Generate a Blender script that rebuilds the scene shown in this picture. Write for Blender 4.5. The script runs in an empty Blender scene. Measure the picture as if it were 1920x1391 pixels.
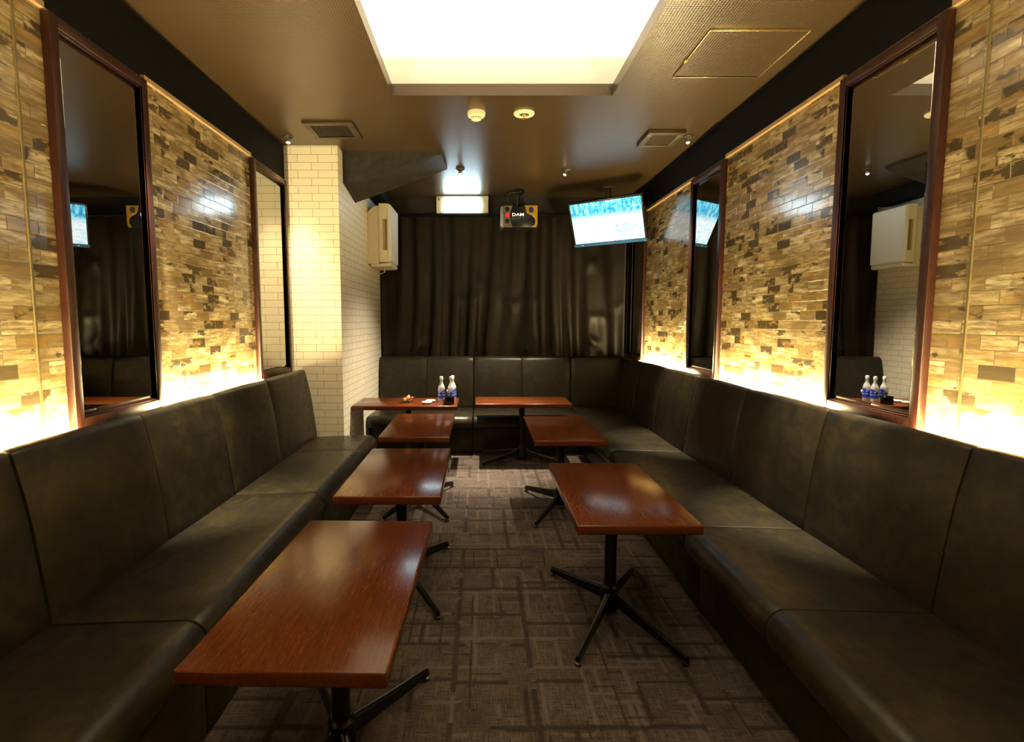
import bpy, bmesh, math, random
from mathutils import Vector, Matrix
random.seed(7)
D = bpy.data; SC = bpy.context.scene; COL = SC.collection
S = 1.32            # one drawing unit (the eye height) in metres
PI = math.pi

# ------------------------------------------------------------ camera, world, exposure
cam_data = D.cameras.new('camera'); cam = D.objects.new('camera', cam_data); COL.objects.link(cam)
cam.location = (0, 0, S); cam.rotation_euler = (math.radians(90 - 5.3), 0, 0)
cam_data.sensor_width = 36; cam_data.lens = 36 * 1010 / 1920; cam_data.shift_x = 58 / 1920
cam_data.clip_start = 0.02; SC.camera = cam
w = D.worlds.new('world'); SC.world = w; w.use_nodes = True
w.node_tree.nodes['Background'].inputs[0].default_value = (0.0, 0.0, 0.0, 1)
SC.view_settings.view_transform = 'Standard'; SC.view_settings.look = 'None'
SC.view_settings.exposure = 0.0; SC.view_settings.gamma = 1.0; SC.view_settings.use_curve_mapping = False
LED_E = 430.0; LED_C = (1.0, 0.79, 0.38)
COVE_E = 1.5; COVE_C = (1.0, 0.82, 0.60)
EXIT_E = 15.0; TV_E = 1.6
SPOT_W = 420.0; SPOT_C = (1.0, 0.86, 0.62)

# ------------------------------------------------------------ material helpers
class NT:
    def __init__(s, name):
        s.m = D.materials.new(name); s.m.use_nodes = True; s.t = s.m.node_tree
        s.b = s.t.nodes['Principled BSDF']
    def n(s, kind, **kw):
        o = s.t.nodes.new(kind)
        for k, v in kw.items():
            if k.startswith('i_'):
                key = k[2:]; key = int(key) if key.isdigit() else key.replace('_', ' ')
                o.inputs[key].default_value = v
            else: setattr(o, k, v)
        return o
    def l(s, a, b): s.t.links.new(a, b)
    def math(s, op, a, b=None, clamp=False):
        o = s.n('ShaderNodeMath', operation=op); o.use_clamp = clamp
        for i, x in enumerate((a, b)):
            if x is None: continue
            if isinstance(x, (int, float)): o.inputs[i].default_value = x
            else: s.l(x, o.inputs[i])
        return o.outputs[0]
    def coord(s, scale=(1, 1, 1), rot=(0, 0, 0), loc=(0, 0, 0)):
        tc = s.n('ShaderNodeTexCoord'); mp = s.n('ShaderNodeMapping')
        mp.inputs['Scale'].default_value = scale; mp.inputs['Rotation'].default_value = rot; mp.inputs['Location'].default_value = loc
        s.l(tc.outputs['Object'], mp.inputs[0]); return mp.outputs[0]
    def noise(s, vec, scale, detail=3, rough=.5):
        o = s.n('ShaderNodeTexNoise'); o.inputs['Scale'].default_value = scale
        o.inputs['Detail'].default_value = detail; o.inputs['Roughness'].default_value = rough
        s.l(vec, o.inputs['Vector']); return o.outputs['Fac']
    def ramp(s, fac, stops, interp='LINEAR'):
        o = s.n('ShaderNodeValToRGB'); o.color_ramp.interpolation = interp
        e = o.color_ramp.elements
        while len(e) < len(stops): e.new(.5)
        for el, (p, c) in zip(e, stops):
            el.position = p; el.color = (c if len(c) == 4 else (*c, 1)) if not isinstance(c, (int, float)) else (c, c, c, 1)
        s.l(fac, o.inputs[0]); return o.outputs[0]
    def mix(s, fac, a, b, mode='MIX'):
        o = s.n('ShaderNodeMix', data_type='RGBA', blend_type=mode)
        for i, x in ((0, fac), (6, a), (7, b)):
            if isinstance(x, (int, float)): o.inputs[i].default_value = x
            elif isinstance(x, tuple): o.inputs[i].default_value = (*x, 1) if len(x) == 3 else x
            else: s.l(x, o.inputs[i])
        return o.outputs[2]
    def bump(s, h, strength=.3, dist=.002):
        o = s.n('ShaderNodeBump'); o.inputs['Strength'].default_value = strength; o.inputs['Distance'].default_value = dist
        s.l(h, o.inputs['Height']); s.l(o.outputs[0], s.b.inputs['Normal'])
    def set(s, **kw):
        for k, v in kw.items():
            i = s.b.inputs[k.replace('_', ' ')]
            if isinstance(v, (int, float)): i.default_value = v
            elif isinstance(v, tuple): i.default_value = (*v, 1) if len(v) == 3 else v
            else: s.l(v, i)
        return s

def plain(name, col, rough=.5, metal=0, grain=.15, scale=40, **kw):
    """flat colour with a faint procedural mottling"""
    a = NT(name); v = a.coord(); f = a.noise(v, scale)
    c0 = tuple(x * (1 - grain) for x in col); c1 = tuple(min(1, x * (1 + grain)) for x in col)
    a.set(Base_Color=a.ramp(f, [(.3, c0), (.7, c1)]), Roughness=rough, Metallic=metal, **kw)
    return a.m

def emitter(name, col, e, base=(.8, .8, .8)):
    a = NT(name); a.set(Base_Color=base, Emission_Color=col, Emission_Strength=e, Roughness=.4); return a.m

M = {}
# leather
def leather():
    a = NT('dark_leather'); v = a.coord()
    big = a.noise(v, 9, 4, .6); fine = a.noise(v, 260, 2, .6); med = a.noise(a.coord((1, .75, 1)), 25, 5, .66)
    c = a.ramp(big, [(.3, (.013, .0100, .0046)), (.5, (.019, .0142, .0060)), (.7, (.031, .0225, .0085))])
    c = a.mix(a.ramp(med, [(.44, 0.0), (.62, .75)]), c, (.0058, .0058, .0062))
    a.set(Base_Color=c, Roughness=a.ramp(med, [(.4, .30), (.62, .40)]), Specular_IOR_Level=.30)
    a.bump(a.math('ADD', fine, a.math('MULTIPLY', med, .6)), .22, .0016); return a.m
M['leather'] = leather()
M['seam'] = plain('seam_thread', (.05, .038, .02), .6)
# wall tile panels: weathered board print under gloss
def walltile():
    a = NT('weathered_wood_tile'); tc = a.n('ShaderNodeTexCoord'); sp = a.n('ShaderNodeSeparateXYZ'); a.l(tc.outputs['Object'], sp.inputs[0])
    cb = a.n('ShaderNodeCombineXYZ'); a.l(sp.outputs[1], cb.inputs[0]); a.l(sp.outputs[2], cb.inputs[1])
    v = cb.outputs[0]
    def brick(w_, h_, mort, bias=0, smooth=.1):
        b = a.n('ShaderNodeTexBrick'); b.offset = .42; b.offset_frequency = 2; b.squash = 1.0
        b.inputs['Scale'].default_value = 1; b.inputs['Brick Width'].default_value = w_; b.inputs['Row Height'].default_value = h_
        b.inputs['Mortar Size'].default_value = mort; b.inputs['Mortar Smooth'].default_value = smooth; b.inputs['Bias'].default_value = bias
        b.inputs['Color1'].default_value = (0, 0, 0, 1); b.inputs['Color2'].default_value = (1, 1, 1, 1); b.inputs['Mortar'].default_value = (.5, .5, .5, 1)
        a.l(v, b.inputs['Vector']); return b
    W, Hh = .128, .049
    b = brick(W, Hh, .0016)
    rnd = b.outputs['Color']; line = b.outputs['Fac']
    # a second random per brick from the brick's tint pushed through white noise
    wn = a.n('ShaderNodeTexWhiteNoise', noise_dimensions='1D'); a.l(rnd, wn.inputs['W'])
    def mapped(sc, off=None):
        m = a.n('ShaderNodeMapping'); m.inputs['Scale'].default_value = sc
        a.l(v, m.inputs[0])
        if off is not None:
            ad = a.n('ShaderNodeVectorMath', operation='ADD'); cc = a.n('ShaderNodeCombineXYZ'); a.l(a.math('MULTIPLY', off, 31.), cc.inputs[0]); a.l(a.math('MULTIPLY', off, 17.), cc.inputs[2])
            a.l(m.outputs[0], ad.inputs[0]); a.l(cc.outputs[0], ad.inputs[1]); return ad.outputs[0]
        return m.outputs[0]
    grain = a.noise(mapped((4, 34, 1), rnd), 1.6, 5, .7)
    patch = a.noise(mapped((1, 2.2, 1), rnd), 5.5, 4, .62)
    smoke = a.noise(mapped((1.6, 4.5, 1)), 2.0, 5, .65)
    wv = wn.outputs['Value']
    base = a.ramp(wv, [(0, (.34, .26, .14)), (.10, (.58, .50, .32)), (.30, (.74, .67, .48)), (.46, (.55, .47, .31)), (.58, (.80, .73, .54)), (.74, (.63, .55, .38)), (.86, (.40, .26, .09)), (.93, (.70, .62, .42))], 'CONSTANT')
    c = a.mix(a.ramp(patch, [(.50, 0.0), (.64, .85)]), base, (.42, .25, .05))
    c = a.mix(a.ramp(grain, [(.42, .9), (.60, 0.0)]), c, (.22, .165, .09))
    c = a.mix(a.ramp(smoke, [(.47, 0.0), (.66, .85)]), c, (.19, .14, .07))
    dn = a.noise(mapped((1.0, 2.2, 1), wv), 6, 6, .62)
    sel = a.math('ADD', a.math('MULTIPLY', a.math('GREATER_THAN', wv, .80), .16), dn)
    c = a.mix(a.ramp(sel, [(.60, 0.0), (.645, .92)]), c, (.060, .048, .032))
    c = a.mix(a.math('MULTIPLY', line, .7), c, (.16, .11, .05))
    c = a.mix(1.0, c, (1, .93, .78), 'MULTIPLY')
    a.set(Base_Color=c, Roughness=.13, Specular_IOR_Level=.55)
    m_ = a.math('MULTIPLY', a.ramp(brick(W, Hh, .0032, smooth=1).outputs['Fac'], [(0, 0.0), (1, 1.0)]), -.00022)
    t1 = a.math('MULTIPLY', a.math('MULTIPLY', a.math('SUBTRACT', wn.outputs['Value'], .5), sp.outputs[2]), .010)
    t2 = a.math('MULTIPLY', a.math('MULTIPLY', a.math('SUBTRACT', rnd, .5), sp.outputs[1]), .010)
    h = a.math('ADD', a.math('ADD', m_, a.math('ADD', t1, t2)), a.math('MULTIPLY', grain, .00006))
    a.bump(h, 1.0, 1.0); return a.m
M['tile'] = walltile()
def coltile():
    a = NT('cream_brick_tile'); tc = a.n('ShaderNodeTexCoord'); sp = a.n('ShaderNodeSeparateXYZ'); a.l(tc.outputs['Object'], sp.inputs[0])
    cb = a.n('ShaderNodeCombineXYZ'); a.l(a.math('SUBTRACT', sp.outputs[0], sp.outputs[1]), cb.inputs[0]); a.l(sp.outputs[2], cb.inputs[1])
    b = a.n('ShaderNodeTexBrick'); b.offset = .33; b.inputs['Scale'].default_value = 1
    b.inputs['Brick Width'].default_value = .161; b.inputs['Row Height'].default_value = .0595
    b.inputs['Mortar Size'].default_value = .0016; b.inputs['Mortar Smooth'].default_value = .2
    b.inputs['Color1'].default_value = (.84, .77, .60, 1); b.inputs['Color2'].default_value = (.88, .81, .64, 1); b.inputs['Mortar'].default_value = (.25, .18, .09, 1)
    a.l(cb.outputs[0], b.inputs['Vector'])
    a.set(Base_Color=b.outputs['Color'], Roughness=.42); a.bump(a.math('SUBTRACT', 1, b.outputs['Fac']), .4, .002); return a.m
M['coltile'] = coltile()
def ceilmat(name, col, amt):
    a = NT(name); tc = a.n('ShaderNodeTexCoord'); sp = a.n('ShaderNodeSeparateXYZ'); a.l(tc.outputs['Object'], sp.inputs[0])
    k = 2 * PI / .027
    zx = a.math('ADD', sp.outputs[0], sp.outputs[2])
    s1 = a.math('SINE', a.math('MULTIPLY', a.math('ADD', zx, sp.outputs[1]), k)); s2 = a.math('SINE', a.math('MULTIPLY', a.math('SUBTRACT', zx, sp.outputs[1]), k))
    f = a.math('MULTIPLY', s1, s2); f01 = a.math('ADD', a.math('MULTIPLY', f, .5), .5)
    c = a.mix(a.math('MULTIPLY', f01, amt), col, tuple(x * .42 for x in col))
    a.set(Base_Color=c, Roughness=.30, Specular_IOR_Level=.5); a.bump(f01, .3, .0020); return a.m
M['ceiling'] = ceilmat('embossed_ceiling_paper', (.062, .038, .0165), .75)
M['black'] = plain('black_paint', (.0045, .0045, .005), .75, Specular_IOR_Level=.12)
M['pelmet'] = plain('dark_brown_paint', (.016, .012, .009), .55)
M['cove'] = plain('cove_white_paint', (.86, .83, .76), .7, grain=.02)
def carpet():
    a = NT('patterned_carpet'); v = a.coord()
    def bricks(w_, h_, mort, rot, loc, thr):
        vv = a.coord(rot=(0, 0, rot), loc=loc); b = a.n('ShaderNodeTexBrick'); b.offset = .37; b.offset_frequency = 2; b.squash = .62; b.squash_frequency = 3
        b.inputs['Scale'].default_value = 1; b.inputs['Brick Width'].default_value = w_; b.inputs['Row Height'].default_value = h_
        b.inputs['Mortar Size'].default_value = mort; b.inputs['Mortar Smooth'].default_value = .8
        a.l(vv, b.inputs['Vector'])
        vo = a.n('ShaderNodeTexVoronoi', distance='CHEBYCHEV'); vo.inputs['Scale'].default_value = 4.3; vo.inputs['Randomness'].default_value = .8; a.l(vv, vo.inputs['Vector'])
        sx = a.n('ShaderNodeSeparateColor'); a.l(vo.outputs['Color'], sx.inputs[0])
        return a.math('MULTIPLY', b.outputs['Fac'], a.math('GREATER_THAN', sx.outputs[0], thr))
    d1 = bricks(.41, .23, .017, 0, (.1, .2, 0), .42); d2 = bricks(.37, .29, .019, PI / 2, (.4, .1, 0), .42)
    d3 = bricks(.19, .13, .007, PI / 2, (.7, .3, 0), .62)
    l1 = bricks(.33, .19, .014, 0, (.23, .71, 0), .45); l2 = bricks(.52, .16, .012, PI / 2, (.05, .9, 0), .5)
    wx = a.noise(a.coord((14, 230, 1)), 1, 4, .7); wy = a.noise(a.coord((230, 14, 1)), 1, 4, .7)
    weave = a.math('MAXIMUM', a.ramp(wx, [(.40, 0.0), (.62, 1.0)]), a.ramp(wy, [(.42, 0.0), (.62, 1.0)]))
    weave = a.math('MULTIPLY', weave, a.ramp(a.noise(v, 5, 3), [(.35, .55), (.65, 1.0)])); c = a.mix(weave, (.034, .025, .020), (.145, .113, .094))
    lt = a.math('MAXIMUM', l1, l2); c = a.mix(a.math('MULTIPLY', lt, .75), c, (.135, .105, .095))
    dk = a.math('MAXIMUM', a.math('MAXIMUM', d1, d2), d3)
    c = a.mix(a.math('MULTIPLY', dk, .76), c, (.030, .022, .016))
    n = a.noise(v, 420, 2); a.set(Base_Color=c, Roughness=.95, Specular_IOR_Level=.15)
    a.bump(a.math('ADD', n, weave), .5, .003); return a.m
M['carpet'] = carpet()
def wood(name, c0, c1, c2, rough, axis=0, coat=0.0):
    a = NT(name); sc = [1, 1, 1]; sc = [60, 60, 60]; sc[axis] = 2.5
    g = a.noise(a.coord(tuple(sc)), 4, 6, .65); sc2 = [260, 260, 260]; sc2[axis] = 22
    fl = a.noise(a.coord(tuple(sc2)), 1.6, 2, .5)
    c = a.ramp(g, [(.3, c0), (.5, c1), (.72, c2)])
    c = a.mix(a.ramp(fl, [(.60, 0.0), (.72, .38)]), c, (min(1, c2[0] * 2.0 + .01), c2[1] * 3.4 + .01, c2[2] * 2 + .004))
    big = a.noise(a.coord(), 3, 4, .6)
    a.set(Base_Color=c, Roughness=a.ramp(big, [(.3, rough * .8), (.7, rough * 1.2)]), Specular_IOR_Level=.30, Coat_Weight=coat, Coat_Roughness=.18); return a.m
M['table'] = wood('red_brown_table_veneer', (.060, .0125, .0030), (.085, .0190, .0040), (.110, .028, .0055), .19, 1, .0)
M['frame'] = wood('dark_red_frame_wood', (.014, .004, .0025), (.028, .0075, .004), (.050, .014, .007), .38, 2)
def mirror():
    a = NT('mirror_glass'); f = a.noise(a.coord(), 160, 2, .5)
    a.set(Base_Color=(.55, .55, .53), Metallic=1.0, Roughness=a.ramp(f, [(.66, .012), (.74, .06)])); return a.m
M['mirror'] = mirror()
M['black_metal'] = plain('black_metal', (.012, .012, .012), .32, .6)
M['edge_metal'] = plain('worn_steel', (.22, .20, .17), .28, 1.0)
M['rubber'] = plain('black_rubber', (.012, .012, .012), .7)
M['cream_plastic'] = plain('cream_plastic', (.80, .72, .50), .42, grain=.03)
M['white_plastic'] = plain('white_plastic', (.83, .81, .76), .38, grain=.02)
M['grille'] = plain('beige_grille', (.38, .28, .12), .5)
M['dark_slot'] = plain('dark_slot', (.03, .022, .012), .7)
M['vent_frame'] = plain('brown_vent_metal', (.060, .043, .025), .45, .3)
M['vent_grey'] = plain('dark_vent_slats', (.030, .022, .014), .5, .3)
M['vent_dark'] = plain('vent_dark', (.007, .006, .005), .8)
M['trim'] = plain('tan_trim_wood', (.45, .30, .15), .4)
M['joint'] = plain('olive_joint_strip', (.15, .115, .045), .3)
M['brass'] = plain('gold_trim_metal', (.86, .62, .24), .25, .9, grain=.05)
M['rough_black'] = plain('rough_black_plaster', (.020, .017, .014), .55, scale=18, grain=.6)
M['chrome'] = plain('chrome', (.8, .8, .8), .12, 1.0, grain=.02)
M['curtain'] = None
def curtainmat():
    a = NT('black_satin_curtain'); v = a.coord(); f = a.noise(v, 6, 4, .6); t = a.noise(a.coord((1, 1, 1)), 500, 1)
    a.set(Base_Color=a.ramp(f, [(.3, (.0050, .0028, .0014)), (.7, (.010, .0060, .0028))]), Roughness=.42, Specular_IOR_Level=.22)
    a.bump(a.math('ADD', t, a.noise(v, 14, 4)), .18, .003); return a.m
M['curtain'] = curtainmat()
def screen():
    a = NT('tv_picture'); tc = a.n('ShaderNodeTexCoord'); sp = a.n('ShaderNodeSeparateXYZ'); a.l(tc.outputs['Generated'], sp.inputs[0])
    z = sp.outputs[2]; x = sp.outputs[0]
    n = a.noise(a.coord((9, 1, 16)), 1.6, 8, .78); nt = a.noise(a.coord((30, 1, 14)), 1, 7, .78)
    up = a.ramp(a.math('ADD', z, a.math('MULTIPLY', a.math('SUBTRACT', n, .5), .5)), [(.55, 0.0), (.72, 1.0)])
    trees = a.ramp(nt, [(.36, (.0, .16, .42)), (.46, (.02, .42, .72)), (.55, (.22, .75, .92)), (.66, (.85, .95, 1))])
    water = a.ramp(n, [(.28, (.05, .55, .80)), (.37, (.30, .85, .95)), (.44, (.62, .97, 1)), (.52, (1, 1, 1))])
    dx = a.math('SUBTRACT', x, .72); dz = a.math('SUBTRACT', z, .28)
    r = a.math('ADD', a.math('MULTIPLY', a.math('MULTIPLY', dx, dx), 22), a.math('MULTIPLY', a.math('MULTIPLY', dz, dz), 70))
    blob = a.math('MULTIPLY', a.math('LESS_THAN', r, 1), a.ramp(a.noise(a.coord((18, 1, 22)), 2, 6, .7), [(.50, 0.0), (.58, .8)]))
    c = a.mix(up, water, trees); c = a.mix(blob, c, (.02, .45, .62))
    a.set(Base_Color=(.01, .01, .012), Roughness=.2, Emission_Color=c, Emission_Strength=TV_E); return a.m
M['screen'] = screen()
M['tv_body'] = plain('black_gloss_plastic', (.008, .009, .012), .22)
M['tv_lip'] = plain('screen_glow_bezel', (.03, .12, .32), .18)  # blue painted in for the screen's glow reflected on the bottom bezel
M['exit'] = emitter('lit_sign_panel', (.62, .86, 1.0), EXIT_E)
M['covelight'] = emitter('cove_diffuser', COVE_C, COVE_E)
M['led'] = emitter('warm_led', LED_C, LED_E)
M['bulb'] = emitter('spot_bulb', (1, .9, .75), 12)
M['green_led'] = emitter('green_led', (.1, 1, .3), 2)
def glass(name, col, rough=.03, trans=1.0):
    a = NT(name); f = a.noise(a.coord(), 30); a.set(Base_Color=col, Roughness=a.ramp(f, [(0, rough), (1, rough * 2)]), Transmission_Weight=trans, IOR=1.45); return a.m
M['glass'] = glass('clear_glass', (.95, .97, .97))
M['milk'] = glass('bottle_glass', (.86, .88, .87), .06, .55)
M['label'] = plain('blue_label', (.025, .06, .55), .4, grain=.1)
M['print'] = plain('white_print', (.85, .85, .9), .5, grain=.03)
M['liquid_dark'] = plain('soy_brown', (.04, .018, .012), .2)
M['ceramic'] = plain('white_ceramic', (.86, .84, .78), .2, grain=.02)
M['gloss_black'] = plain('gloss_black', (.006, .006, .006), .12)
M['gold'] = plain('gold_plastic', (.62, .36, .06), .28, .7)
M['silver'] = plain('silver_plastic', (.42, .43, .46), .25, .8)
M['grey_plastic'] = plain('brown_grey_plastic', (.11, .085, .07), .35)
M['red_lens'] = emitter('red_lens', (1, .01, .02), .35, (.6, .01, .02))
M['blue_lens'] = plain('blue_black_lens', (.02, .025, .09), .1)
CANDY = [plain('candy_' + n_, c, .3) for n_, c in (('yellow', (.9, .55, .03)), ('orange', (.9, .25, .06)), ('crimson', (.55, .02, .06)), ('peach', (.85, .45, .25)), ('gold', (.8, .6, .1)))]

# ------------------------------------------------------------ object helpers (all lengths in drawing units)
def link(name, me, parent=None, mat=None, loc=None, smooth=35):
    o = D.objects.new(name, me); COL.objects.link(o)
    if mat is not None:
        for m_ in (mat if isinstance(mat, (list, tuple)) else [mat]): me.materials.append(m_)
    if parent: o.parent = parent
    if loc: o.location = Vector(loc) * S
    if smooth:
        for p in me.polygons: p.use_smooth = True
        me.set_sharp_from_angle(angle=math.radians(smooth))
    return o
def finish(bm, name):
    bmesh.ops.remove_doubles(bm, verts=bm.verts, dist=1e-6)
    bmesh.ops.recalc_face_normals(bm, faces=bm.faces)
    bmesh.ops.scale(bm, vec=(S, S, S), verts=bm.verts)
    me = D.meshes.new(name); bm.to_mesh(me); bm.free(); return me
def obj(name, bm, mat, parent=None, loc=None, smooth=35): return link(name, finish(bm, name), parent, mat, loc, smooth)
def tag(o, label=None, cat=None, group=None, kind=None):
    if label: o['label'] = label
    if cat: o['category'] = cat
    if group: o['group'] = group
    if kind: o['kind'] = kind
    return o
def root(name, loc, label, cat, group=None, rz=0):
    o = D.objects.new(name, None); COL.objects.link(o); o.location = Vector(loc) * S; o.rotation_euler = (0, 0, rz)
    o.empty_display_size = .05; return tag(o, label, cat, group)
def add_box(bm, a, b, bevel=0, mi=0, seg=2):
    x0, y0, z0 = a; x1, y1, z1 = b
    vs = [bm.verts.new(p) for p in ((x0, y0, z0), (x1, y0, z0), (x1, y1, z0), (x0, y1, z0), (x0, y0, z1), (x1, y0, z1), (x1, y1, z1), (x0, y1, z1))]
    fs = [bm.faces.new([vs[i] for i in f]) for f in ((3, 2, 1, 0), (4, 5, 6, 7), (0, 1, 5, 4), (1, 2, 6, 5), (2, 3, 7, 6), (3, 0, 4, 7))]
    for f in fs: f.material_index = mi
    if bevel:
        es = list({e for f in fs for e in f.edges}); r = bmesh.ops.bevel(bm, geom=es, offset=bevel, segments=seg, profile=.5, affect='EDGES')
        for f in r['faces']: f.material_index = mi
    return vs
def box(name, a, b, mat, parent=None, bevel=0, loc=None, seg=2):
    bm = bmesh.new(); add_box(bm, a, b, bevel, seg=seg); return obj(name, bm, mat, parent, loc)
def add_lathe(bm, prof, cx=0, cy=0, n=28, cap=True, M4=None):
    rings = []
    for r, z in prof:
        ring = []
        for i in range(n):
            a = 2 * PI * i / n; p = Vector((cx + r * math.cos(a), cy + r * math.sin(a), z))
            ring.append(bm.verts.new(M4 @ p if M4 else p))
        rings.append(ring)
    for q in range(len(rings) - 1):
        for i in range(n): bm.faces.new((rings[q][i], rings[q][(i + 1) % n], rings[q + 1][(i + 1) % n], rings[q + 1][i]))
    if cap:
        if prof[0][0] > 1e-5: bm.faces.new(list(reversed(rings[0])))
        if prof[-1][0] > 1e-5: bm.faces.new(rings[-1])
def lathe(name, prof, mat, parent=None, loc=None, n=28, cap=True, M4=None):
    bm = bmesh.new(); add_lathe(bm, prof, n=n, cap=cap, M4=M4); return obj(name, bm, mat, parent, loc)
def add_tube(bm, pts, r, n=8):
    pts = [Vector(p) for p in pts]; rings = []
    for i, p in enumerate(pts):
        t = (pts[min(i + 1, len(pts) - 1)] - pts[max(i - 1, 0)]).normalized()
        u = t.cross(Vector((0, 0, 1)));  u = u.normalized() if u.length > .01 else Vector((1, 0, 0)); v = t.cross(u)
        rings.append([bm.verts.new(p + (u * math.cos(2 * PI * k / n) + v * math.sin(2 * PI * k / n)) * r) for k in range(n)])
    for q in range(len(rings) - 1):
        for k in range(n): bm.faces.new((rings[q][k], rings[q][(k + 1) % n], rings[q + 1][(k + 1) % n], rings[q + 1][k]))
    bm.faces.new(rings[0]); bm.faces.new(rings[-1])
def prism(name, poly, y0, y1, mat, parent=None, loc=None, bevel=0):
    """polygon in x,z extruded along y"""
    bm = bmesh.new(); A = [bm.verts.new((x, y0, z)) for x, z in poly]; B = [bm.verts.new((x, y1, z)) for x, z in poly]; n = len(poly)
    bm.faces.new(A); bm.faces.new(list(reversed(B)))
    for i in range(n): bm.faces.new((A[i], B[i], B[(i + 1) % n], A[(i + 1) % n]))
    if bevel: bmesh.ops.bevel(bm, geom=list(bm.edges), offset=bevel, segments=2, affect='EDGES')
    return obj(name, bm, mat, parent, loc)
def struct(name, bm, mat, smooth=0): o = obj(name, bm, mat, smooth=smooth); o['kind'] = 'structure'; return o

# ------------------------------------------------------------ room shell
XL, XR, ZC, ZT = -1.171, 1.257, 2.035, 1.838
YB, YF = 4.65, -1.0
CX0, CX1, CY0, CY1 = -.411, .606, 0.0, 2.59
b = bmesh.new(); add_box(b, (XL - .1, YF - .1, -.05), (XR + .1, YB + .1, 0)); struct('floor', b, M['carpet'])
for nm, x, sx in (('wall_left', XL, -1), ('wall_right', XR, 1)):
    b = bmesh.new(); xs = sorted((x, x + sx * .08))
    add_box(b, (xs[0], YF, 0), (xs[1], YB, ZT), mi=0); add_box(b, (xs[0], YF, ZT), (xs[1], YB, ZC + .05), mi=1)
    me = finish(b, nm); o = link(nm, me, None, [M['tile'], M['black']], smooth=0); o['kind'] = 'structure'
b = bmesh.new(); add_box(b, (XL, YB, 0), (XR, YB + .08, ZC + .05)); struct('wall_back', b, M['pelmet'])
b = bmesh.new(); add_box(b, (XL, YF - .08, 0), (XR, YF, ZC + .05)); struct('wall_front', b, M['pelmet'])
b = bmesh.new()   # ceiling slab round the light well; its edge is the patterned lip
zt = ZC + .052
for a_, c_ in (((XL, CY1, ZC), (XR, YB, zt)), ((XL, YF, ZC), (XR, CY0, zt)), ((XL, CY0, ZC), (CX0, CY1, zt)), ((CX1, CY0, ZC), (XR, CY1, zt))): add_box(b, a_, c_)
struct('ceiling', b, M['ceiling'])
rx0, rx1, ry0, ry1, rz = CX0 - .10, CX1 + .10, CY0 - .10, CY1 + .10, 2.25
b = bmesh.new()
add_box(b, (rx0 - .03, ry0 - .03, zt), (rx0, ry1 + .03, rz + .04)); add_box(b, (rx1, ry0 - .03, zt), (rx1 + .03, ry1 + .03, rz + .04))
add_box(b, (rx0, ry0 - .03, zt), (rx1, ry0, rz + .04)); add_box(b, (rx0, ry1, zt), (rx1, ry1 + .03, rz + .04))
add_box(b, (rx0, ry0, rz + .02), (rx1, ry1, rz + .04)); struct('ceiling_recess', b, M['cove'])
lt = root('ceiling_light_panel', ((CX0 + CX1) / 2, 1.29, rz), 'large glowing white rectangular light panel inside the ceiling recess', 'ceiling light')
box('diffuser', (rx0 - (CX0 + CX1) / 2 + .004, ry0 - 1.286, 0), (rx1 - (CX0 + CX1) / 2 - .004, ry1 - 1.294, .018), M['covelight'], lt)
# cream brick column
CF = 3.30; CXR = -.852
b = bmesh.new(); add_box(b, (XL, CF, 0), (CXR, YB, ZC)); struct('wall_column', b, M['coltile'])
# tan strips along the top of the tiles
SEGL = [(YF, 1.51), (1.935, 2.80)]; SEGR = [(YF, 1.505), (1.935, 2.83), (3.25, 4.15)]
k = 1
for segs, x, sx in ((SEGL, XL, 1), (SEGR, XR, -1)):
    for y0, y1 in segs:
        b = bmesh.new(); xs = sorted((x, x + sx * .014)); add_box(b, (xs[0], y0, ZT - .012), (xs[1], y1, ZT + .004)); struct('trim_%d' % k, b, M['trim']); k += 1
# clear acrylic joints between tile panels
for x, sx, ys in ((XL, 1, (1.42, .35)), (XR, -1, (1.40, .35))):
    for y in ys:
        b = bmesh.new(); xs = sorted((x, x + sx * .004)); add_box(b, (xs[0], y - .003, .70), (xs[1], y + .003, ZT - .012)); struct('trim_%d' % k, b, M['joint']); k += 1

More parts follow.
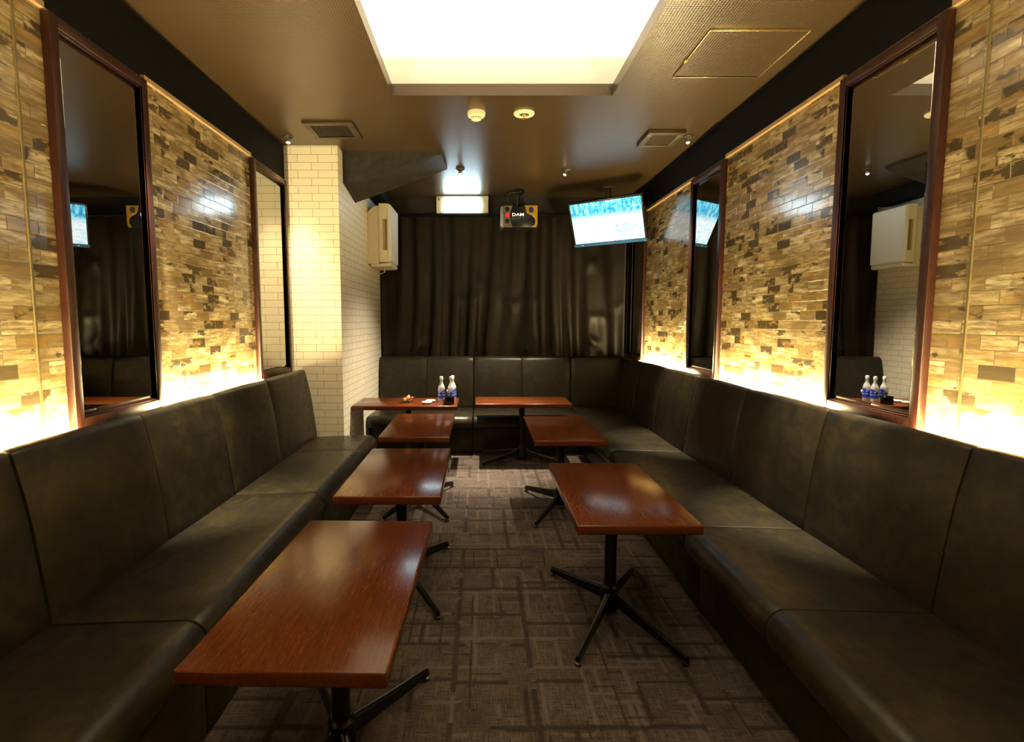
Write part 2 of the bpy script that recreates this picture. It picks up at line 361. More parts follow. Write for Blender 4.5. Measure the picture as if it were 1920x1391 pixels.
# ------------------------------------------------------------ mirrors
def wall_mirror(side, y0, y1, label, group='framed wall mirrors'):
    x = XL if side < 0 else XR; s = -side           # s points into the room
    z0, z1, d, fw = .690, 1.822, .024, .031
    r = root('wall_mirror', (x, y0, z0), label, 'mirror', group)
    L = y1 - y0; Hh = z1 - z0; fr = bmesh.new()
    def bx_(bm, ya, yb, za, zb, xa, xb, bev=.002): xs = sorted((xa * s, xb * s)); add_box(bm, (xs[0], ya, za), (xs[1], yb, zb), bev)
    for ya, yb, za, zb in ((0, fw, 0, Hh), (L - fw, L, 0, Hh), (fw, L - fw, 0, fw), (fw, L - fw, Hh - fw, Hh)): bx_(fr, ya, yb, za, zb, .0, d)
    for ya, yb, za, zb in ((fw, fw + .004, fw, Hh - fw), (L - fw - .004, L - fw, fw, Hh - fw), (fw + .004, L - fw - .004, fw, fw + .004), (fw + .004, L - fw - .004, Hh - fw - .004, Hh - fw)): bx_(fr, ya, yb, za, zb, .0, d - .005, .001)
    obj('frame', fr, M['frame'], r)
    # bevelled glass plate
    g = bmesh.new(); e = .013; a0, a1, c0, c1 = fw + .006, L - fw - .006, fw + .006, Hh - fw - .006
    o_ = [g.verts.new((s * .0065, yy, zz)) for yy, zz in ((a0, c0), (a1, c0), (a1, c1), (a0, c1))]
    i_ = [g.verts.new((s * .0095, yy, zz)) for yy, zz in ((a0 + e, c0 + e), (a1 - e, c0 + e), (a1 - e, c1 - e), (a0 + e, c1 - e))]
    bk = [g.verts.new((s * .001, yy, zz)) for yy, zz in ((a0, c0), (a1, c0), (a1, c1), (a0, c1))]
    g.faces.new(i_); g.faces.new(list(reversed(bk)))
    for i in range(4): j = (i + 1) % 4; g.faces.new((o_[i], o_[j], i_[j], i_[i])); g.faces.new((bk[i], bk[j], o_[j], o_[i]))
    obj('mirror_glass', g, M['mirror'], r, smooth=0)
wall_mirror(-1, 1.51, 1.935, 'dark-framed tall mirror on left wall, nearer one, reflecting the television')
wall_mirror(-1, 2.80, 3.265, 'dark-framed tall mirror on left wall beside the cream brick column')
wall_mirror(1, 1.505, 1.935, 'dark-framed tall mirror on right wall, nearest one, reflecting bottles and white wall unit')
wall_mirror(1, 2.83, 3.255, 'dark-framed tall mirror on right wall, middle one, right of the television')
wall_mirror(1, 4.15, 4.60, 'dark-framed tall mirror in the far right corner below the television')

# ------------------------------------------------------------ LED strips behind the sofa backs
LABL = {(-1, 0): 'warm light strip behind left sofa, nearest the camera', (-1, 1): 'warm light strip behind left sofa between the two mirrors',
        (1, 0): 'warm light strip behind right sofa, nearest the camera', (1, 1): 'warm light strip behind right sofa between near and middle mirror', (1, 2): 'warm light strip behind right sofa near the far corner'}
for side, segs in ((-1, SEGL), (1, SEGR)):
    for i, (y0, y1) in enumerate(segs):
        x = XL if side < 0 else XR; s = -side; y0 = max(y0, -.6) + .01; y1 -= .01
        r = root('led_strip', (x + s * .034, y0, .664), LABL[(side, i)], 'light strip', 'light strips behind the sofas')
        box('strip_base', (-.014, 0, 0), (.014, y1 - y0, .012), M['white_plastic'], r)
        g = bmesh.new(); add_tube(g, [(0, .002, .0235), (0, y1 - y0 - .002, .0235)], .011, 10); obj('glowing_tube', g, M['led'], r)

# ------------------------------------------------------------ sofas
def rounded(pts, n=5):
    """pts: (x, z, radius) -> polyline with rounded corners"""
    out = []; N = len(pts)
    for i in range(N):
        p = Vector(pts[i][:2]); r = pts[i][2]
        if r <= 0: out.append(p); continue
        a = (Vector(pts[i - 1][:2]) - p); b_ = (Vector(pts[(i + 1) % N][:2]) - p); la, lb = a.length, b_.length
        r = min(r, la * .49, lb * .49); pa = p + a.normalized() * r; pb = p + b_.normalized() * r
        for k in range(n + 1):
            t = k / n; out.append(pa * (1 - t) ** 2 + p * 2 * t * (1 - t) + pb * t * t)
    return out
def cushion_bm(prof, y0, y1, seams=(), puff=.010, crown=.0):
    prof = rounded(prof); N = len(prof)
    area = sum(prof[i].x * prof[(i + 1) % N].y - prof[(i + 1) % N].x * prof[i].y for i in range(N)); sg = 1 if area > 0 else -1
    nor = []
    for i in range(N):
        t = (prof[(i + 1) % N] - prof[i - 1]).normalized(); nor.append(Vector((t.y, -t.x)) * sg)
    st = [(y0, puff), (y0 + puff * .3, puff * .35), (y0 + puff, 0)]
    ys = [y0] + sorted(seams) + [y1]
    for i, sy in enumerate(seams): st += [(sy - .010, 0), (sy - .003, .0015), (sy, .0065), (sy + .003, .0015), (sy + .010, 0)]
    st += [(y1 - puff, 0), (y1 - puff * .3, puff * .35), (y1, puff)]
    n = 8; extra = []
    for i in range(len(ys) - 1):
        for k_ in range(1, n):
            extra.append((ys[i] + (ys[i + 1] - ys[i]) * k_ / n, -crown * math.sin(PI * k_ / n)))
    st = sorted(st + extra); bm = bmesh.new(); rings = []
    for y, ins in st: rings.append([bm.verts.new((p.x - m_.x * ins, y, p.y - m_.y * ins)) for p, m_ in zip(prof, nor)])
    for q in range(len(rings) - 1):
        for i in range(N): bm.faces.new((rings[q][i], rings[q][(i + 1) % N], rings[q + 1][(i + 1) % N], rings[q + 1][i]))
    bm.faces.new(rings[0]); bm.faces.new(list(reversed(rings[-1]))); return bm
# profile: x measured from the seat/back junction, positive towards the wall
def seat_prof(d): return [(-d - .004, .212, .012), (-d - .010, .262, .03), (-d + .022, .298, .036), (-.10, .290, .08), (.03, .283, 0), (.03, .212, 0)]
def back_prof(t): return [(.0, .258, 0), (-.004, .30, .05), (.028, .56, .12), (.062, .703, .045), (t, .703, .014), (t, .258, 0)]
def sofa_unit(y0, y1, side, junction, front, floor_x, wall_gap, label, seams=(), seat_seams=None, group='leather banquette sections', back=True, origin=None, rz=0):
    """side=+1: backs on the right wall; local x outward to the wall"""
    seat_seams = seams if seat_seams is None else seat_seams
    r = root('banquette_sofa', origin or (0, y0, 0), label, 'sofa', group, rz)
    d = abs(junction - front); t = wall_gap - abs(junction)
    L = y1 - y0; g = .0015
    def place(bm):
        for v in bm.verts: v.co.x = side * (abs(junction) + v.co.x)
        return bm
    obj('seat', place(cushion_bm(seat_prof(d), g, L - g, [q - y0 for q in seat_seams], crown=.004)), M['leather'], r)
    if back: obj('backrest', place(cushion_bm(back_prof(t), g, L - g, [q - y0 for q in seams], crown=.004)), M['leather'], r)
    fx = abs(floor_x) - abs(junction)
    b = cushion_bm([(fx, .004, .004), (fx, .214, .004), (t, .214, 0), (t, .004, 0)], g, L - g, (), .004); obj('base', place(b), M['leather'], r)
    return r
JL, FL, BL = 1.02, .655, .66; JR, FR, BR = 1.109, .705, .758
GL, GR = abs(XL) - .055, XR - .055
sofa_unit(-.70, .256, -1, JL, FL, BL, GL, 'black leather banquette section on left beside the camera')
sofa_unit(.256, 1.216, -1, JL, FL, BL, GL, 'black leather banquette section on left, nearest in view, beside the front left table', (.736,), ())
sofa_unit(1.216, 2.175, -1, JL, FL, BL, GL, 'black leather banquette section on left under the near mirror', (1.70,), ())
sofa_unit(2.175, 3.298, -1, JL, FL, BL, GL, 'black leather banquette section on left ending at the brick column', (2.70,), (2.90,))
sofa_unit(-.40, .70, 1, JR, FR, BR, GR, 'black leather banquette section on right beside the camera')
sofa_unit(.70, 1.80, 1, JR, FR, BR, GR, 'black leather banquette section at right front with curved seam, under the near mirror', (1.262,), (1.262,))
sofa_unit(1.80, 2.905, 1, JR, FR, BR, GR, 'black leather banquette section on right beside the front right table', (2.35,), ())
sofa_unit(2.905, 3.915, 1, JR, FR, BR, GR, 'black leather banquette section on right under the middle mirror', (3.42,), ())
# corner section: seat block, two backs
cr = root('banquette_sofa', (.742, 3.918, 0), 'black leather corner section where the back and right banquettes meet', 'sofa', 'leather banquette sections')
JB = 4.42; TB = 4.555
b = cushion_bm([(.002, .212, .006), (.002, .294, .02), (XR - .115 - .742, .285, 0), (XR - .115 - .742, .212, 0)], .001, JB + .03 - 3.918, (), .006); obj('seat', b, M['leather'], cr)
b = cushion_bm(back_prof(GR - JR), .001, TB - 3.918, (), .008)
for v in b.verts: v.co.x += JR - .742
obj('backrest', b, M['leather'], cr)
b = cushion_bm(back_prof(TB - JB), .002, JR - .742 + .06, (), .008)      # turn: profile x -> +y, length -> +x
for v in b.verts: x, y = v.co.x, v.co.y; v.co.x = y + .001; v.co.y = x + JB - 3.918
obj('backrest', b, M['leather'], cr)
box('base', (.016, .002, .004), (GR - .742, TB - 3.918, .214), M['leather'], cr, .002)
def back_unit(x0, x1, label, seams):
    # side=+1 unit rotated a quarter turn: local +x -> world +y, local +y -> world -x
    L = x1 - x0
    sofa_unit(0, L, 1, JB, 3.93, 4.01, TB, label, seams, (), origin=(x1, 0, 0), rz=PI / 2)
back_unit(-.848, -.061, 'black leather banquette section at back left, behind the table with the bottles', (.39,))
back_unit(-.060, .741, 'black leather banquette section at back centre under the DJ-style box'.replace('the DJ-style box', 'the curtain middle'), (.40,))

# ------------------------------------------------------------ tables
def arm_bm(dx, dy):
    d = Vector((dx, dy, 0)); L = d.length; u = d.normalized(); p = Vector((-u.y, u.x, 0)); bm = bmesh.new(); rings = []
    for t, w_, z0, z1 in ((.03, .010, .050, .100), (.12, .0088, .046, .085), (.5, .0070, .030, .060), (.93, .0062, .014, .036), (1.0, .0062, .014, .030)):
        c = u * (t * L); rings.append([bm.verts.new(c + p * (w_ * q) + Vector((0, 0, z))) for q, z in ((-1, z0), (1, z0), (1, z1 - .004), (.45, z1), (-.45, z1), (-1, z1 - .004))])
    for q in range(len(rings) - 1):
        for i in range(6): bm.faces.new((rings[q][i], rings[q][(i + 1) % 6], rings[q + 1][(i + 1) % 6], rings[q + 1][i]))
    bm.faces.new(rings[0]); bm.faces.new(rings[-1]); return bm
def make_table(W=.348, L=.66, h=.44):
    r = root('pedestal_table', (0, 0, 0), 'x', 'table', 'red-brown pedestal tables')
    bm = bmesh.new(); add_box(bm, (-W / 2, -L / 2, h - .028), (W / 2, L / 2, h), .0045, seg=3); obj('tabletop', bm, M['table'], r)
    box('mounting_plate', (-.07, -.10, h - .034), (.07, .10, h - .0285), M['black_metal'], r)
    lathe('pole', [(.0, .03), (.0205, .03), (.0205, h - .034)], M['black_metal'], r, n=24)
    lathe('hub', [(.0, .022), (.030, .022), (.032, .06), (.030, .10), (.0235, .108), (.0235, .112)], M['black_metal'], r, n=24)
    for sx in (-1, 1):
        for sy in (-1, 1):
            a_ = obj('leg', arm_bm(sx * .160, sy * .285), M['black_metal'], r)
            # worn bright ridge, and the foot glide
            rb = bmesh.new(); u = Vector((sx * .160, sy * .285, 0)); L_ = u.length
            add_tube(rb, [u * .12 + Vector((0, 0, .0860)), u * .5 + Vector((0, 0, .0610)), u * .93 + Vector((0, 0, .0370)), u + Vector((0, 0, .0305))], .0026, 8); obj('steel_ridge', rb, M['edge_metal'], a_)
            g = bmesh.new(); add_lathe(g, [(.010, .0), (.011, .004), (.011, .010), (.005, .012), (.005, .017)], sx * .157, sy * .280, 16); obj('foot_glide', g, M['edge_metal'], a_)
    return r
def copy_tree(o, parent=None):
    c = o.copy(); COL.objects.link(c); c.parent = parent
    for ch in [q for q in D.objects if q.parent == o]: copy_tree(ch, c)
    return c
R_ = math.radians
TAB = [(-.317, 1.145, -1.2, 'red-brown pedestal table at front left, nearest the camera, with orange sheen'),
       (-.305, 2.01, .3, 'red-brown pedestal table second from the camera in the left row'),
       (-.330, 2.90, .5, 'small-looking red-brown pedestal table third in left row, before the bottle table'),
       (.440, 1.765, 0, 'red-brown pedestal table at front right with four splayed steel-edged legs in view'),
       (.425, 2.82, .3, 'red-brown pedestal table second in right row, behind the front right one'),
       (.290, 3.79, 90, 'empty red-brown pedestal table set sideways before the back sofa')]
proto = make_table()
for i, (x, y, a_, lab) in enumerate(TAB):
    o = proto if i == 0 else copy_tree(proto)
    o.location = (x * S, y * S, 0); o.rotation_euler.z = R_(a_); o['label'] = lab
HT = .447
o = make_table(.38, .69, HT); o.location = (-.503 * S, 3.67 * S, 0); o.rotation_euler.z = R_(90)
o['label'] = 'red-brown pedestal table set sideways against the brick column, carrying bottles and candy'

# ------------------------------------------------------------ things on the back left table
def bottle(x, y, label):
    r = root('glass_bottle', (x, y, HT + .0005), label, 'bottle', 'clear bottles with blue labels')
    prof = [(.0, .0), (.017, .0), (.019, .004), (.019, .082), (.017, .094), (.0095, .112), (.0075, .120), (.0075, .138), (.0, .138)]
    r.scale = (1.25, 1.25, 1.12)
    lathe('bottle_body', prof, M['milk'], r, n=32)
    bm = bmesh.new(); n = 32; lo = []; hi = []
    for i in range(n):
        a_ = 2 * PI * i / n; R1 = .0195; lo.append(bm.verts.new((R1 * math.cos(a_), R1 * math.sin(a_), .022))); hi.append(bm.verts.new((R1 * math.cos(a_), R1 * math.sin(a_), .070 + .009 * math.cos(a_ * 2 + .6))))
    for i in range(n): j = (i + 1) % n; bm.faces.new((lo[i], lo[j], hi[j], hi[i]))
    bmesh.ops.solidify(bm, geom=list(bm.faces), thickness=.0006); lb = obj('label', bm, M['label'], r)
    bm = bmesh.new()
    for a0 in (-2.35, -1.3, -.35, .7):   # printed emblem and line of small marks
        for k_ in range(5):
            a_ = a0 + k_ * .14; add_box(bm, (-.0009, -.0003, -.003), (.0009, .0003, .003))
            vs = list(bm.verts)[-8:]
            for v in vs: c = v.co.copy(); v.co = Vector((math.cos(a_) * .0202 - math.sin(a_) * c.x, math.sin(a_) * .0202 + math.cos(a_) * c.x, .044 + c.z))
        add_box(bm, (-.003, -.0003, -.003), (.003, .0003, .003)); vs = list(bm.verts)[-8:]; a_ = a0 + .28
        for v in vs: c = v.co.copy(); v.co = Vector((math.cos(a_) * .0202 - math.sin(a_) * c.x, math.sin(a_) * .0202 + math.cos(a_) * c.x, .060 + c.z))
    obj('label_print', bm, M['print'], lb)
    lathe('cap', [(.0, .136), (.0088, .136), (.0092, .150), (.0078, .156), (.0, .157)], M['white_plastic'], r, n=20)
bottle(-.272, 3.672, 'clear blue-labelled bottle with white cap, leftmost, beside the white dishes')
bottle(-.205, 3.668, 'clear blue-labelled bottle with white cap, behind the black canister')
bottle(-.198, 3.735, 'clear blue-labelled bottle with white cap, hindmost, at right behind the other two')
j = root('sauce_jar', (-.226, 3.80, HT + .0005), 'small brown jar with white lid behind the bottles, seen in the mirror', 'jar')
lathe('jar_body', [(.0, 0), (.016, 0), (.017, .004), (.016, .05), (.0, .05)], M['liquid_dark'], j); lathe('lid', [(.0, .05), (.017, .05), (.018, .062), (.015, .066), (.0, .066)], M['white_plastic'], j)
c = root('black_canister', (-.216, 3.565, HT + .0005), 'glossy black round ashtray canister in front of the bottles', 'ashtray')
lathe('canister_body', [(.0, 0), (.035, 0), (.0375, .004), (.0375, .050), (.034, .054), (.031, .052), (.030, .020), (.0, .018)], M['gloss_black'], c, n=32)
lathe('metal_insert', [(.0, .0185), (.028, .019), (.0295, .030), (.0, .021)], M['edge_metal'], c, n=24)
def dish(x, y, z, lab):
    o = lathe('white_dish', [(.0, 0), (.022, 0), (.026, .003), (.034, .012), (.0335, .0145), (.030, .013), (.022, .006), (.0, .005)], M['ceramic'], None, (x, y, z), n=32); tag(o, lab, 'dish', 'white dishes')
dish(-.363, 3.575, HT + .0005, 'small white round dish, nearer the table edge'); dish(-.345, 3.65, HT + .0005, 'small white round dish, the one behind the other')
bw = root('candy_bowl', (-.500, 3.64, HT + .0005), 'clear glass bowl of wrapped candies on the back left table', 'bowl')
lathe('bowl_glass', [(.0, 0), (.022, 0), (.025, .003), (.036, .016), (.046, .034), (.0445, .0345), (.034, .018), (.022, .006), (.0, .005)], M['glass'], bw, n=36)
hb = bmesh.new(); add_tube(hb, [(-.040, 0, .026), (-.056, -.004, .034), (-.066, -.005, .040), (-.070, -.005, .046)], .0022, 6); obj('handle', hb, M['glass'], bw)
cand = bmesh.new()
add_lathe(cand, [(.0, -.020), (.007, -.018), (.002, -.011), (.006, -.009), (.0075, 0), (.006, .009), (.002, .011), (.007, .018), (.0, .020)], n=10)
cme = finish(cand, 'wrapped_candy')
spots = [(-.022, -.008, .022, 90, 20, 0, 'yellow twist-wrapped candy at left of the bowl'), (.004, -.012, .028, 70, 80, 1, 'orange twist-wrapped candy at the middle front of the bowl'),
         (.026, -.004, .032, 85, -10, 2, 'crimson twist-wrapped candy at right of the bowl'), (-.002, .012, .036, 60, 45, 3, 'peach twist-wrapped candy heaped on top'),
         (.016, .018, .028, 90, 130, 4, 'gold twist-wrapped candy at back right of the bowl'), (-.018, .020, .026, 95, 170, 2, 'dark red twist-wrapped candy at back left of the bowl')]
for x, y, z, rx_, rz_, ci, lab in spots:
    me = cme.copy(); o = link('wrapped_candy', me, None, CANDY[ci], (-.500 + x, 3.64 + y, HT + z)); o.rotation_euler = (R_(rx_), 0, R_(rz_)); tag(o, lab, 'candy', 'wrapped candies in the bowl')

# ------------------------------------------------------------ ceiling fittings
def downlight(x, y, lab, aim, power, cone, col=SPOT_C):
    r = root('ceiling_spotlight', (x, y, ZC), lab, 'spotlight', 'small ceiling spotlights')
    lathe('trim_ring', [(.0, -.0005), (.030, -.0005), (.030, -.004), (.024, -.009), (.020, -.006), (.0, -.004)], M['vent_frame'], r, n=28)
    d = Vector(aim).normalized(); q = Vector((0, 0, 1)).rotation_difference(d).to_matrix().to_4x4(); T = Matrix.Translation((0, 0, -.008)) @ q
    lathe('lamp_head', [(.0, -.004), (.012, -.002), (.013, .018), (.017, .028), (.014, .028), (.011, .022), (.0, .018)], M['chrome'], r, n=24, M4=T)
    lathe('bulb', [(.0, .0185), (.010, .023), (.009, .030), (.004, .034), (.0, .035)], M['bulb'], r, n=16, M4=T)
    L = D.lights.new('spot_lamp', 'SPOT'); L.energy = power; L.color = col; L.spot_size = math.radians(cone); L.spot_blend = .9; L.shadow_soft_size = .02
    o = D.objects.new('spot_lamp', L); COL.objects.link(o); o.parent = r; o.location = (Vector((0, 0, -.008)) + d * .045) * S
    o.rotation_euler = d.to_track_quat('-Z', 'Y').to_euler()
downlight(-1.085, 1.70, 'small ceiling spotlight above left sofa, nearer the camera', (.0, .20, -1), SPOT_W * 2.6, 31)
downlight(1.163, 1.70, 'small ceiling spotlight above right sofa, nearer the camera', (.02, .09, -1), SPOT_W * 2.6, 31)
downlight(-1.085, 3.136, 'small ceiling spotlight in front of the cream brick column', (.02, -.02, -1), SPOT_W * .42, 52, (1, .80, .46))
downlight(1.163, 3.136, 'small ceiling spotlight beside the square vent on right', (.01, .0, -1), SPOT_W * 2.4, 33)
downlight(-.142, 3.785, 'small ceiling spotlight above the lit sign panel', (.02, -.06, -1), SPOT_W * 1.7, 46)
downlight(.586, 3.811, 'small ceiling spotlight between the hanging box and television', (-.42, .0, -1), SPOT_W * 1.15, 80)
d1 = root('smoke_detector', (-.024, 2.79, ZC), 'cream round smoke detector on the ceiling, left of the flat round plate', 'smoke detector')
lathe('detector_body', [(.0, 0), (.045, 0), (.045, -.012), (.040, -.022), (.026, -.026), (.024, -.036), (.016, -.040), (.0, -.040)], M['cream_plastic'], d1, n=36)
bm = bmesh.new()
for k_ in range(12):
    a_ = 2 * PI * k_ / 12; add_box(bm, (-.0035, -.0015, -.0015), (.0035, .0015, .0035))
    for v in list(bm.verts)[-8:]: cc = v.co.copy(); v.co = Vector((math.cos(a_) * .0255 - math.sin(a_) * cc.x, math.sin(a_) * .0255 + math.cos(a_) * cc.x, cc.z - .031))
obj('vent_slots', bm, M['dark_slot'], d1)
d2 = root('sprinkler_plate', (.215, 2.80, ZC), 'flat cream round sprinkler plate on the ceiling', 'sprinkler')
lathe('plate', [(.0, 0), (.052, 0), (.052, -.004), (.048, -.009), (.026, -.010), (.024, -.005), (.0, -.005)], M['cream_plastic'], d2, n=40)
bm = bmesh.new(); add_lathe(bm, [(.0, -.005), (.009, -.006), (.008, -.014), (.003, -.018), (.003, -.026), (.012, -.027), (.012, -.029), (.0, -.029)], n=16); obj('sprinkler_head', bm, M['brass'], d2)
bm = bmesh.new()
for k_ in range(8):
    a_ = 2 * PI * k_ / 8; add_box(bm, (.011, -.0025, -.0075), (.022, .0025, -.0052))
    for v in list(bm.verts)[-8:]: cc = v.co.copy(); v.co = Vector((math.cos(a_) * cc.x - math.sin(a_) * cc.y, math.sin(a_) * cc.x + math.cos(a_) * cc.y, cc.z))
obj('slots', bm, M['dark_slot'], d2)
def vent(x0, y0, x1, y1, lab, drop, mesh_n, slat, gm='vent_frame'):
    r = root('ceiling_vent', ((x0 + x1) / 2, (y0 + y1) / 2, ZC), lab, 'vent'); W, L = (x1 - x0) / 2, (y1 - y0) / 2; f = .034
    bm = bmesh.new()
    for a_, c_ in (((-W, -L, -drop), (W, -L + f, 0)), ((-W, L - f, -drop), (W, L, 0)), ((-W, -L + f, -drop), (-W + f, L - f, 0)), ((W - f, -L + f, -drop), (W, L - f, 0))): add_box(bm, a_, c_, .002)
    obj('frame', bm, M['vent_frame'], r)
    box('backing', (-W + f, -L + f, -.003), (W - f, L - f, -.0005), M['vent_dark'], r)
    bm = bmesh.new(); n = mesh_n
    for i in range(1, n): x = -W + f + (2 * W - 2 * f) * i / n; add_box(bm, (x - .0018, -L + f, -drop * .75), (x + .0018, L - f, -.003))
    for i in range(1, slat): y = -L + f + (2 * L - 2 * f) * i / slat; add_box(bm, (-W + f, y - .0012, -drop * .8), (W - f, y + .0012, -drop * .4))
    obj('grille', bm, M[gm], r)
vent(-.935, 2.905, -.670, 3.155, 'dark slatted square air vent above the brick column, left', .014, 12, 14, 'vent_grey')
vent(.912, 3.03, 1.115, 3.27, 'brown fine-mesh square vent beside the right spotlight', .022, 22, 22)
h = root('access_hatch', (.995, 2.205, ZC), 'square ceiling access hatch outlined with gold-coloured metal', 'hatch')
box('hatch_panel', (-.176, -.181, -.004), (.176, .181, -.0005), M['ceiling'], h)
bm = bmesh.new(); W, L, f = .182, .187, .0055
for a_, c_ in (((-W, -L, -.008), (W, -L + f, -.0004)), ((-W, L - f, -.008), (W, L, -.0004)), ((-W, -L + f, -.008), (-W + f, L - f, -.0004)), ((W - f, -L + f, -.008), (W, L - f, -.0004))): add_box(bm, a_, c_, .001)
obj('frame', bm, M['brass'], h); box('latch', (-.190, .030, -.011), (-.174, .050, -.0004), M['brass'], h, .002)
# sloping boxed-in beam right of the column, and the small one beyond it
b = bmesh.new()
F = [(-.852, 3.415, ZC), (-.852, 3.415, 1.848), (-.243, 3.415, 2.020), (-.243, 3.415, ZC)]; Bk = [(-.852, 3.735, ZC), (-.852, 3.735, 1.795), (-.228, 3.735, 2.016), (-.228, 3.735, ZC)]
A_ = [b.verts.new(p) for p in F]; B_ = [b.verts.new(p) for p in Bk]; b.faces.new(A_); b.faces.new(list(reversed(B_)))
for i in range(4): b.faces.new((A_[i], B_[i], B_[(i + 1) % 4], A_[(i + 1) % 4]))
struct('ceiling_beam', b, M['rough_black'])
b = bmesh.new(); add_box(b, (-.852, 4.02, 1.93), (-.74, 4.54, ZC), .01); struct('ceiling_duct', b, M['black'])

# ------------------------------------------------------------ white wall unit on the column
u = root('wall_air_cleaner', (CXR, 4.12, 1.43), 'cream boxy wall-mounted air unit high on the brick column side', 'air purifier')
prism('rear_housing', [(.0, .0), (.085, .0), (.085, .43), (.05, .425), (.0, .385)], 0, .33, M['cream_plastic'], u, bevel=.004)
prism('side_cover', [(.086, .012), (.150, .012), (.150, .445), (.086, .445)], -.004, .334, M['cream_plastic'], u, bevel=.003)
prism('front_panel', [(.151, .010), (.176, .022), (.180, .43), (.151, .447)], -.006, .336, M['white_plastic'], u, bevel=.004)
prism('bottom_tray', [(.02, -.022), (.165, -.016), (.172, .008), (.02, -.002)], .004, .33, M['cream_plastic'], u, bevel=.002)
gr = box('side_grille', (.116, -.0085, .10), (.147, -.0045, .33), M['grille'], u)
bm = bmesh.new()
for i in range(22): z = .106 + i * .0101; add_box(bm, (.133, -.0105, z), (.146, -.0086, z + .0055))
obj('grille_slots', bm, M['dark_slot'], gr)
bm = bmesh.new(); add_tube(bm, [(.10, .10, -.02), (.105, .12, -.05), (.07, .16, -.06), (.04, .2, -.045), (.03, .22, -.02)], .004, 8); obj('hose', bm, M['cream_plastic'], u)

# ------------------------------------------------------------ lit sign
s_ = root('lit_wall_sign', (-.155, YB - .05, 1.893), 'wide cream wall sign box with glowing white centre under the ceiling', 'sign')
box('sign_box', (-.215, -.03, -.002), (.215, .0499, .137), M['cream_plastic'], s_, .004)
box('lit_panel', (-.150, -.050, .000), (.145, -.0305, .118), M['exit'], s_, .002)
bm = bmesh.new(); add_tube(bm, [(-.205, -.032, .130), (-.200, -.033, .118), (-.190, -.033, .102)], .003, 6); obj('cord', bm, M['rubber'], s_)

# ------------------------------------------------------------ hanging karaoke box
k0 = root('hanging_effect_box', (.292, 4.30, 1.726), 'black ceiling-hung box with white lettering, red lens and gold curve', 'party light')
box('housing', (-.118, 0, .004), (.149, .16, .168), M['tv_body'], k0, .004)
prism('side_fin', [(-.142, .012), (-.1185, .0), (-.1185, .168), (-.137, .160)], -.004, .14, M['silver'], k0, bevel=.003)
fp = prism('left_bezel', [(-.117, .004), (-.046, .004), (-.062, .045), (-.068, .085), (-.062, .130), (-.048, .168), (-.117, .168)], -.008, -.0005, M['grey_plastic'], k0)
def disc_y(name, r_, x, z, y0, y1, mat, par, sx=1):
    T = Matrix.Translation((x, y0, z)) @ Matrix.Rotation(PI / 2, 4, 'X') @ Matrix.Diagonal((sx, 1, 1, 1)); d = y0 - y1
    return lathe(name, [(.0, -.001), (r_, 0), (r_, d * .7), (r_ * .6, d), (.0, d * 1.1)], mat, par, n=28, M4=T)
disc_y('red_lens', .0155, -.088, .098, -.008, -.014, M['red_lens'], k0); disc_y('dark_lens', .0165, -.088, .140, -.008, -.011, M['gloss_black'], k0); disc_y('dark_lens', .0165, -.088, .050, -.008, -.011, M['gloss_black'], k0)
# gold S-shaped corner plate
sp_ = []
def cub(p0, p1, p2, p3, n=14): return [tuple(p0[i] * (1 - t) ** 3 + 3 * p1[i] * t * (1 - t) ** 2 + 3 * p2[i] * t * t * (1 - t) + p3[i] * t ** 3 for i in (0, 1)) for t in [q / n for q in range(n + 1)]]
edge = cub((.054, .169), (.056, .100), (.085, .108), (.110, .092)) + cub((.110, .092), (.142, .070), (.138, .020), (.106, .006))[1:]
prism('gold_plate', [(.148, .169)] + edge + [(.140, .003), (.148, .03)], -.007, -.0005, M['gold'], k0)
bm = bmesh.new(); add_tube(bm, [(x, -.008, z) for x, z in edge], .0032, 8); obj('gold_rim', bm, M['brass'], k0)
disc_y('blue_lens', .024, .100, .135, -.007, -.016, M['blue_lens'], k0, .72)
cu = D.curves.new('lettering', 'FONT'); cu.body = 'DAM'; cu.size = .036 * S; cu.extrude = .001 * S; cu.align_x = 'CENTER'; cu.offset = .0004 * S;
to = D.objects.new('tmp', cu); COL.objects.link(to); bpy.context.view_layer.update()
me = D.meshes.new_from_object(to.evaluated_get(bpy.context.evaluated_depsgraph_get())); D.objects.remove(to)
for v in me.vertices: v.co.x *= 1.22; v.co.y *= .86
tx = link('lettering', me, k0, plain('white_letters', (.9, .9, .9), .5, Emission_Color=(1, 1, 1), Emission_Strength=.45), (-.004, -.003, .0910), smooth=0); tx.rotation_euler = (PI / 2, 0, 0)
tx2 = link('lettering', me.copy(), k0, None, (-.006, -.002, .0700), smooth=0); tx2.rotation_euler = (PI / 2, 0, 0); tx2.data.materials.clear(); tx2.data.materials.append(plain('dim_letters', (.10, .075, .05), .5)); tx2.scale = (.98, .8, 1)
box('ceiling_clamp', (-.02, .05, ZC - 1.726 - .03), (.03, .11, ZC - 1.726 - .001), M['black_metal'], k0, .004)
bm = bmesh.new(); add_tube(bm, [(.004, .08, .168), (.004, .08, ZC - 1.726 - .03)], .009, 12); obj('hanging_rod', bm, M['black_metal'], k0)
bm = bmesh.new(); add_tube(bm, [(-.018, .07, .285), (-.06, .06, .280), (-.085, .05, .255), (-.088, .04, .235), (-.075, .035, .205), (-.045, .03, .166)], .0022, 6); obj('cable', bm, M['grey_plastic'], k0)

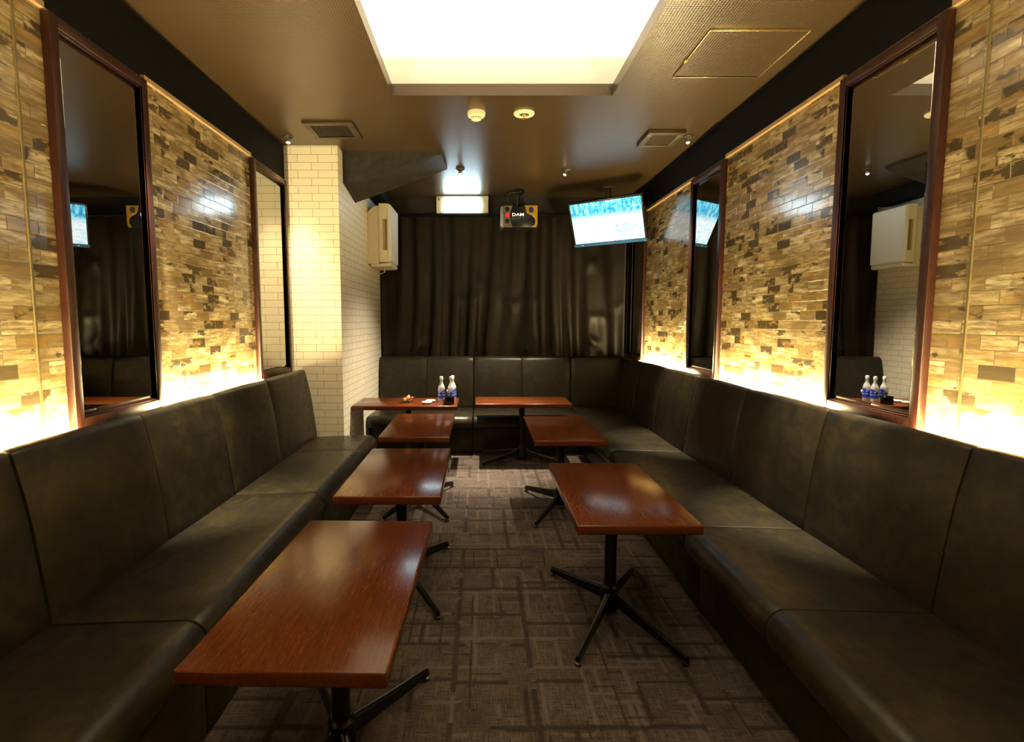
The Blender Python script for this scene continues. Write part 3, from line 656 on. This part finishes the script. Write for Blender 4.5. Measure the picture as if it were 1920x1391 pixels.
# ------------------------------------------------------------ television
Wt, Ht_ = .553 * .97, .553 * .97 * .5625
tv = root('television', (.929, 4.071, 1.736), 'tilted wall television showing a bright blue and white picture', 'television', rz=0)
tv.rotation_mode = 'XYZ'; tv.rotation_euler = (R_(24.5), R_(-1.0), R_(-32.5))
tv.matrix_world = Matrix.Translation(tv.location) @ Matrix.Rotation(R_(-32.5), 4, 'Z') @ Matrix.Rotation(R_(24.5), 4, 'X') @ Matrix.Rotation(R_(-1), 4, 'Y')
box('screen', (-Wt / 2, -.001, -Ht_ / 2), (Wt / 2, .003, Ht_ / 2), M['screen'], tv)
bm = bmesh.new(); e = .012
for a_, c_ in (((-Wt / 2 - e, -.005, Ht_ / 2), (Wt / 2 + e, .012, Ht_ / 2 + e)), ((-Wt / 2 - e, -.005, -Ht_ / 2), (-Wt / 2, .012, Ht_ / 2)), ((Wt / 2, -.005, -Ht_ / 2), (Wt / 2 + e, .012, Ht_ / 2))): add_box(bm, a_, c_, .001)
obj('bezel', bm, M['tv_body'], tv)
box('bottom_bezel', (-Wt / 2 - e, -.009, -Ht_ / 2 - .024), (Wt / 2 + e, .012, -Ht_ / 2), M['tv_lip'], tv, .003)
box('back_shell', (-Wt / 2 - e, .0125, -Ht_ / 2 - .02), (Wt / 2 + e, .045, Ht_ / 2 + e), M['tv_body'], tv, .006)
box('power_led', (-Wt / 2 + .055, -.011, -Ht_ / 2 - .016), (-Wt / 2 + .060, -.0092, -Ht_ / 2 - .011), M['green_led'], tv)
br = root('television_bracket', (.99, 4.30, ZC), 'dark ceiling bracket carrying the television', 'bracket')
box('ceiling_plate', (-.045, -.045, -.008), (.045, .045, -.0005), M['vent_frame'], br, .002)
for q in (-.016, .016): box('post', (q - .006, -.012, -.26), (q + .006, .012, -.008), M['vent_frame'], br, .001)
mp_ = box('mount_plate', (-.035, -.013, -.31), (.035, .013, -.245), M['black_metal'], br); 
bm = bmesh.new(); add_tube(bm, [(0, -.012, -.275), (-.034, -.178, -.278)], .012, 10); obj('tilt_arm', bm, M['black_metal'], br)

# ------------------------------------------------------------ curtain and rail
NX, NZ = 420, 46; x0, x1, z0, z1 = CXR + .012, 1.205, .62, 1.866; bm = bmesh.new(); grid = []
rs = random.Random(3); comps = [(rs.uniform(12, 52), rs.uniform(0, 6.3), rs.uniform(.3, 1), rs.uniform(-2.2, 2.2)) for _ in range(9)]
creases = [(rs.uniform(x0, x1), rs.uniform(.75, 1.5), rs.uniform(-.9, .9), rs.uniform(.05, .12), rs.uniform(.008, .02)) for _ in range(16)]
def cy(x, z):
    t = (z1 - z) / (z1 - z0); s0 = 0
    xx = x + .035 * math.sin(3.1 * x + 2 * t) * t + .02 * t * math.sin(9 * x)
    for f_, ph, am, dr in comps: s0 += am * math.sin(f_ * xx + ph + dr * t * t)
    s0 = s0 / 3.0; s0 = math.copysign(abs(s0) ** .8, s0)
    y = 4.592 + s0 * (.014 + .014 * t)
    for cx_, cz, ang, L_, am in creases:
        dx, dz = x - cx_, z - cz; u_ = dx * math.cos(ang) + dz * math.sin(ang); v_ = -dx * math.sin(ang) + dz * math.cos(ang)
        y -= am * math.exp(-(v_ / .032) ** 2 - (u_ / L_) ** 2) * min(1, t * 1.6)
    return max(4.5605, min(4.643, y))
for i in range(NX + 1):
    x = x0 + (x1 - x0) * i / NX; grid.append([bm.verts.new((x, cy(x, z0 + (z1 - z0) * j_ / NZ), z0 + (z1 - z0) * j_ / NZ)) for j_ in range(NZ + 1)])
for i in range(NX):
    for j_ in range(NZ): bm.faces.new((grid[i][j_], grid[i + 1][j_], grid[i + 1][j_ + 1], grid[i][j_ + 1]))
bmesh.ops.solidify(bm, geom=list(bm.faces), thickness=.002)
cu_ = root('black_curtain', (0, 0, 0), 'black satin curtain hanging in folds across the back wall', 'curtain'); obj('curtain_fabric', bm, M['curtain'], cu_, smooth=80)
bm = bmesh.new(); add_box(bm, (CXR + .002, 4.545, 1.867), (XR - .002, YB - .001, 1.874), .002); obj('curtain_rail', bm, M['black'], cu_)
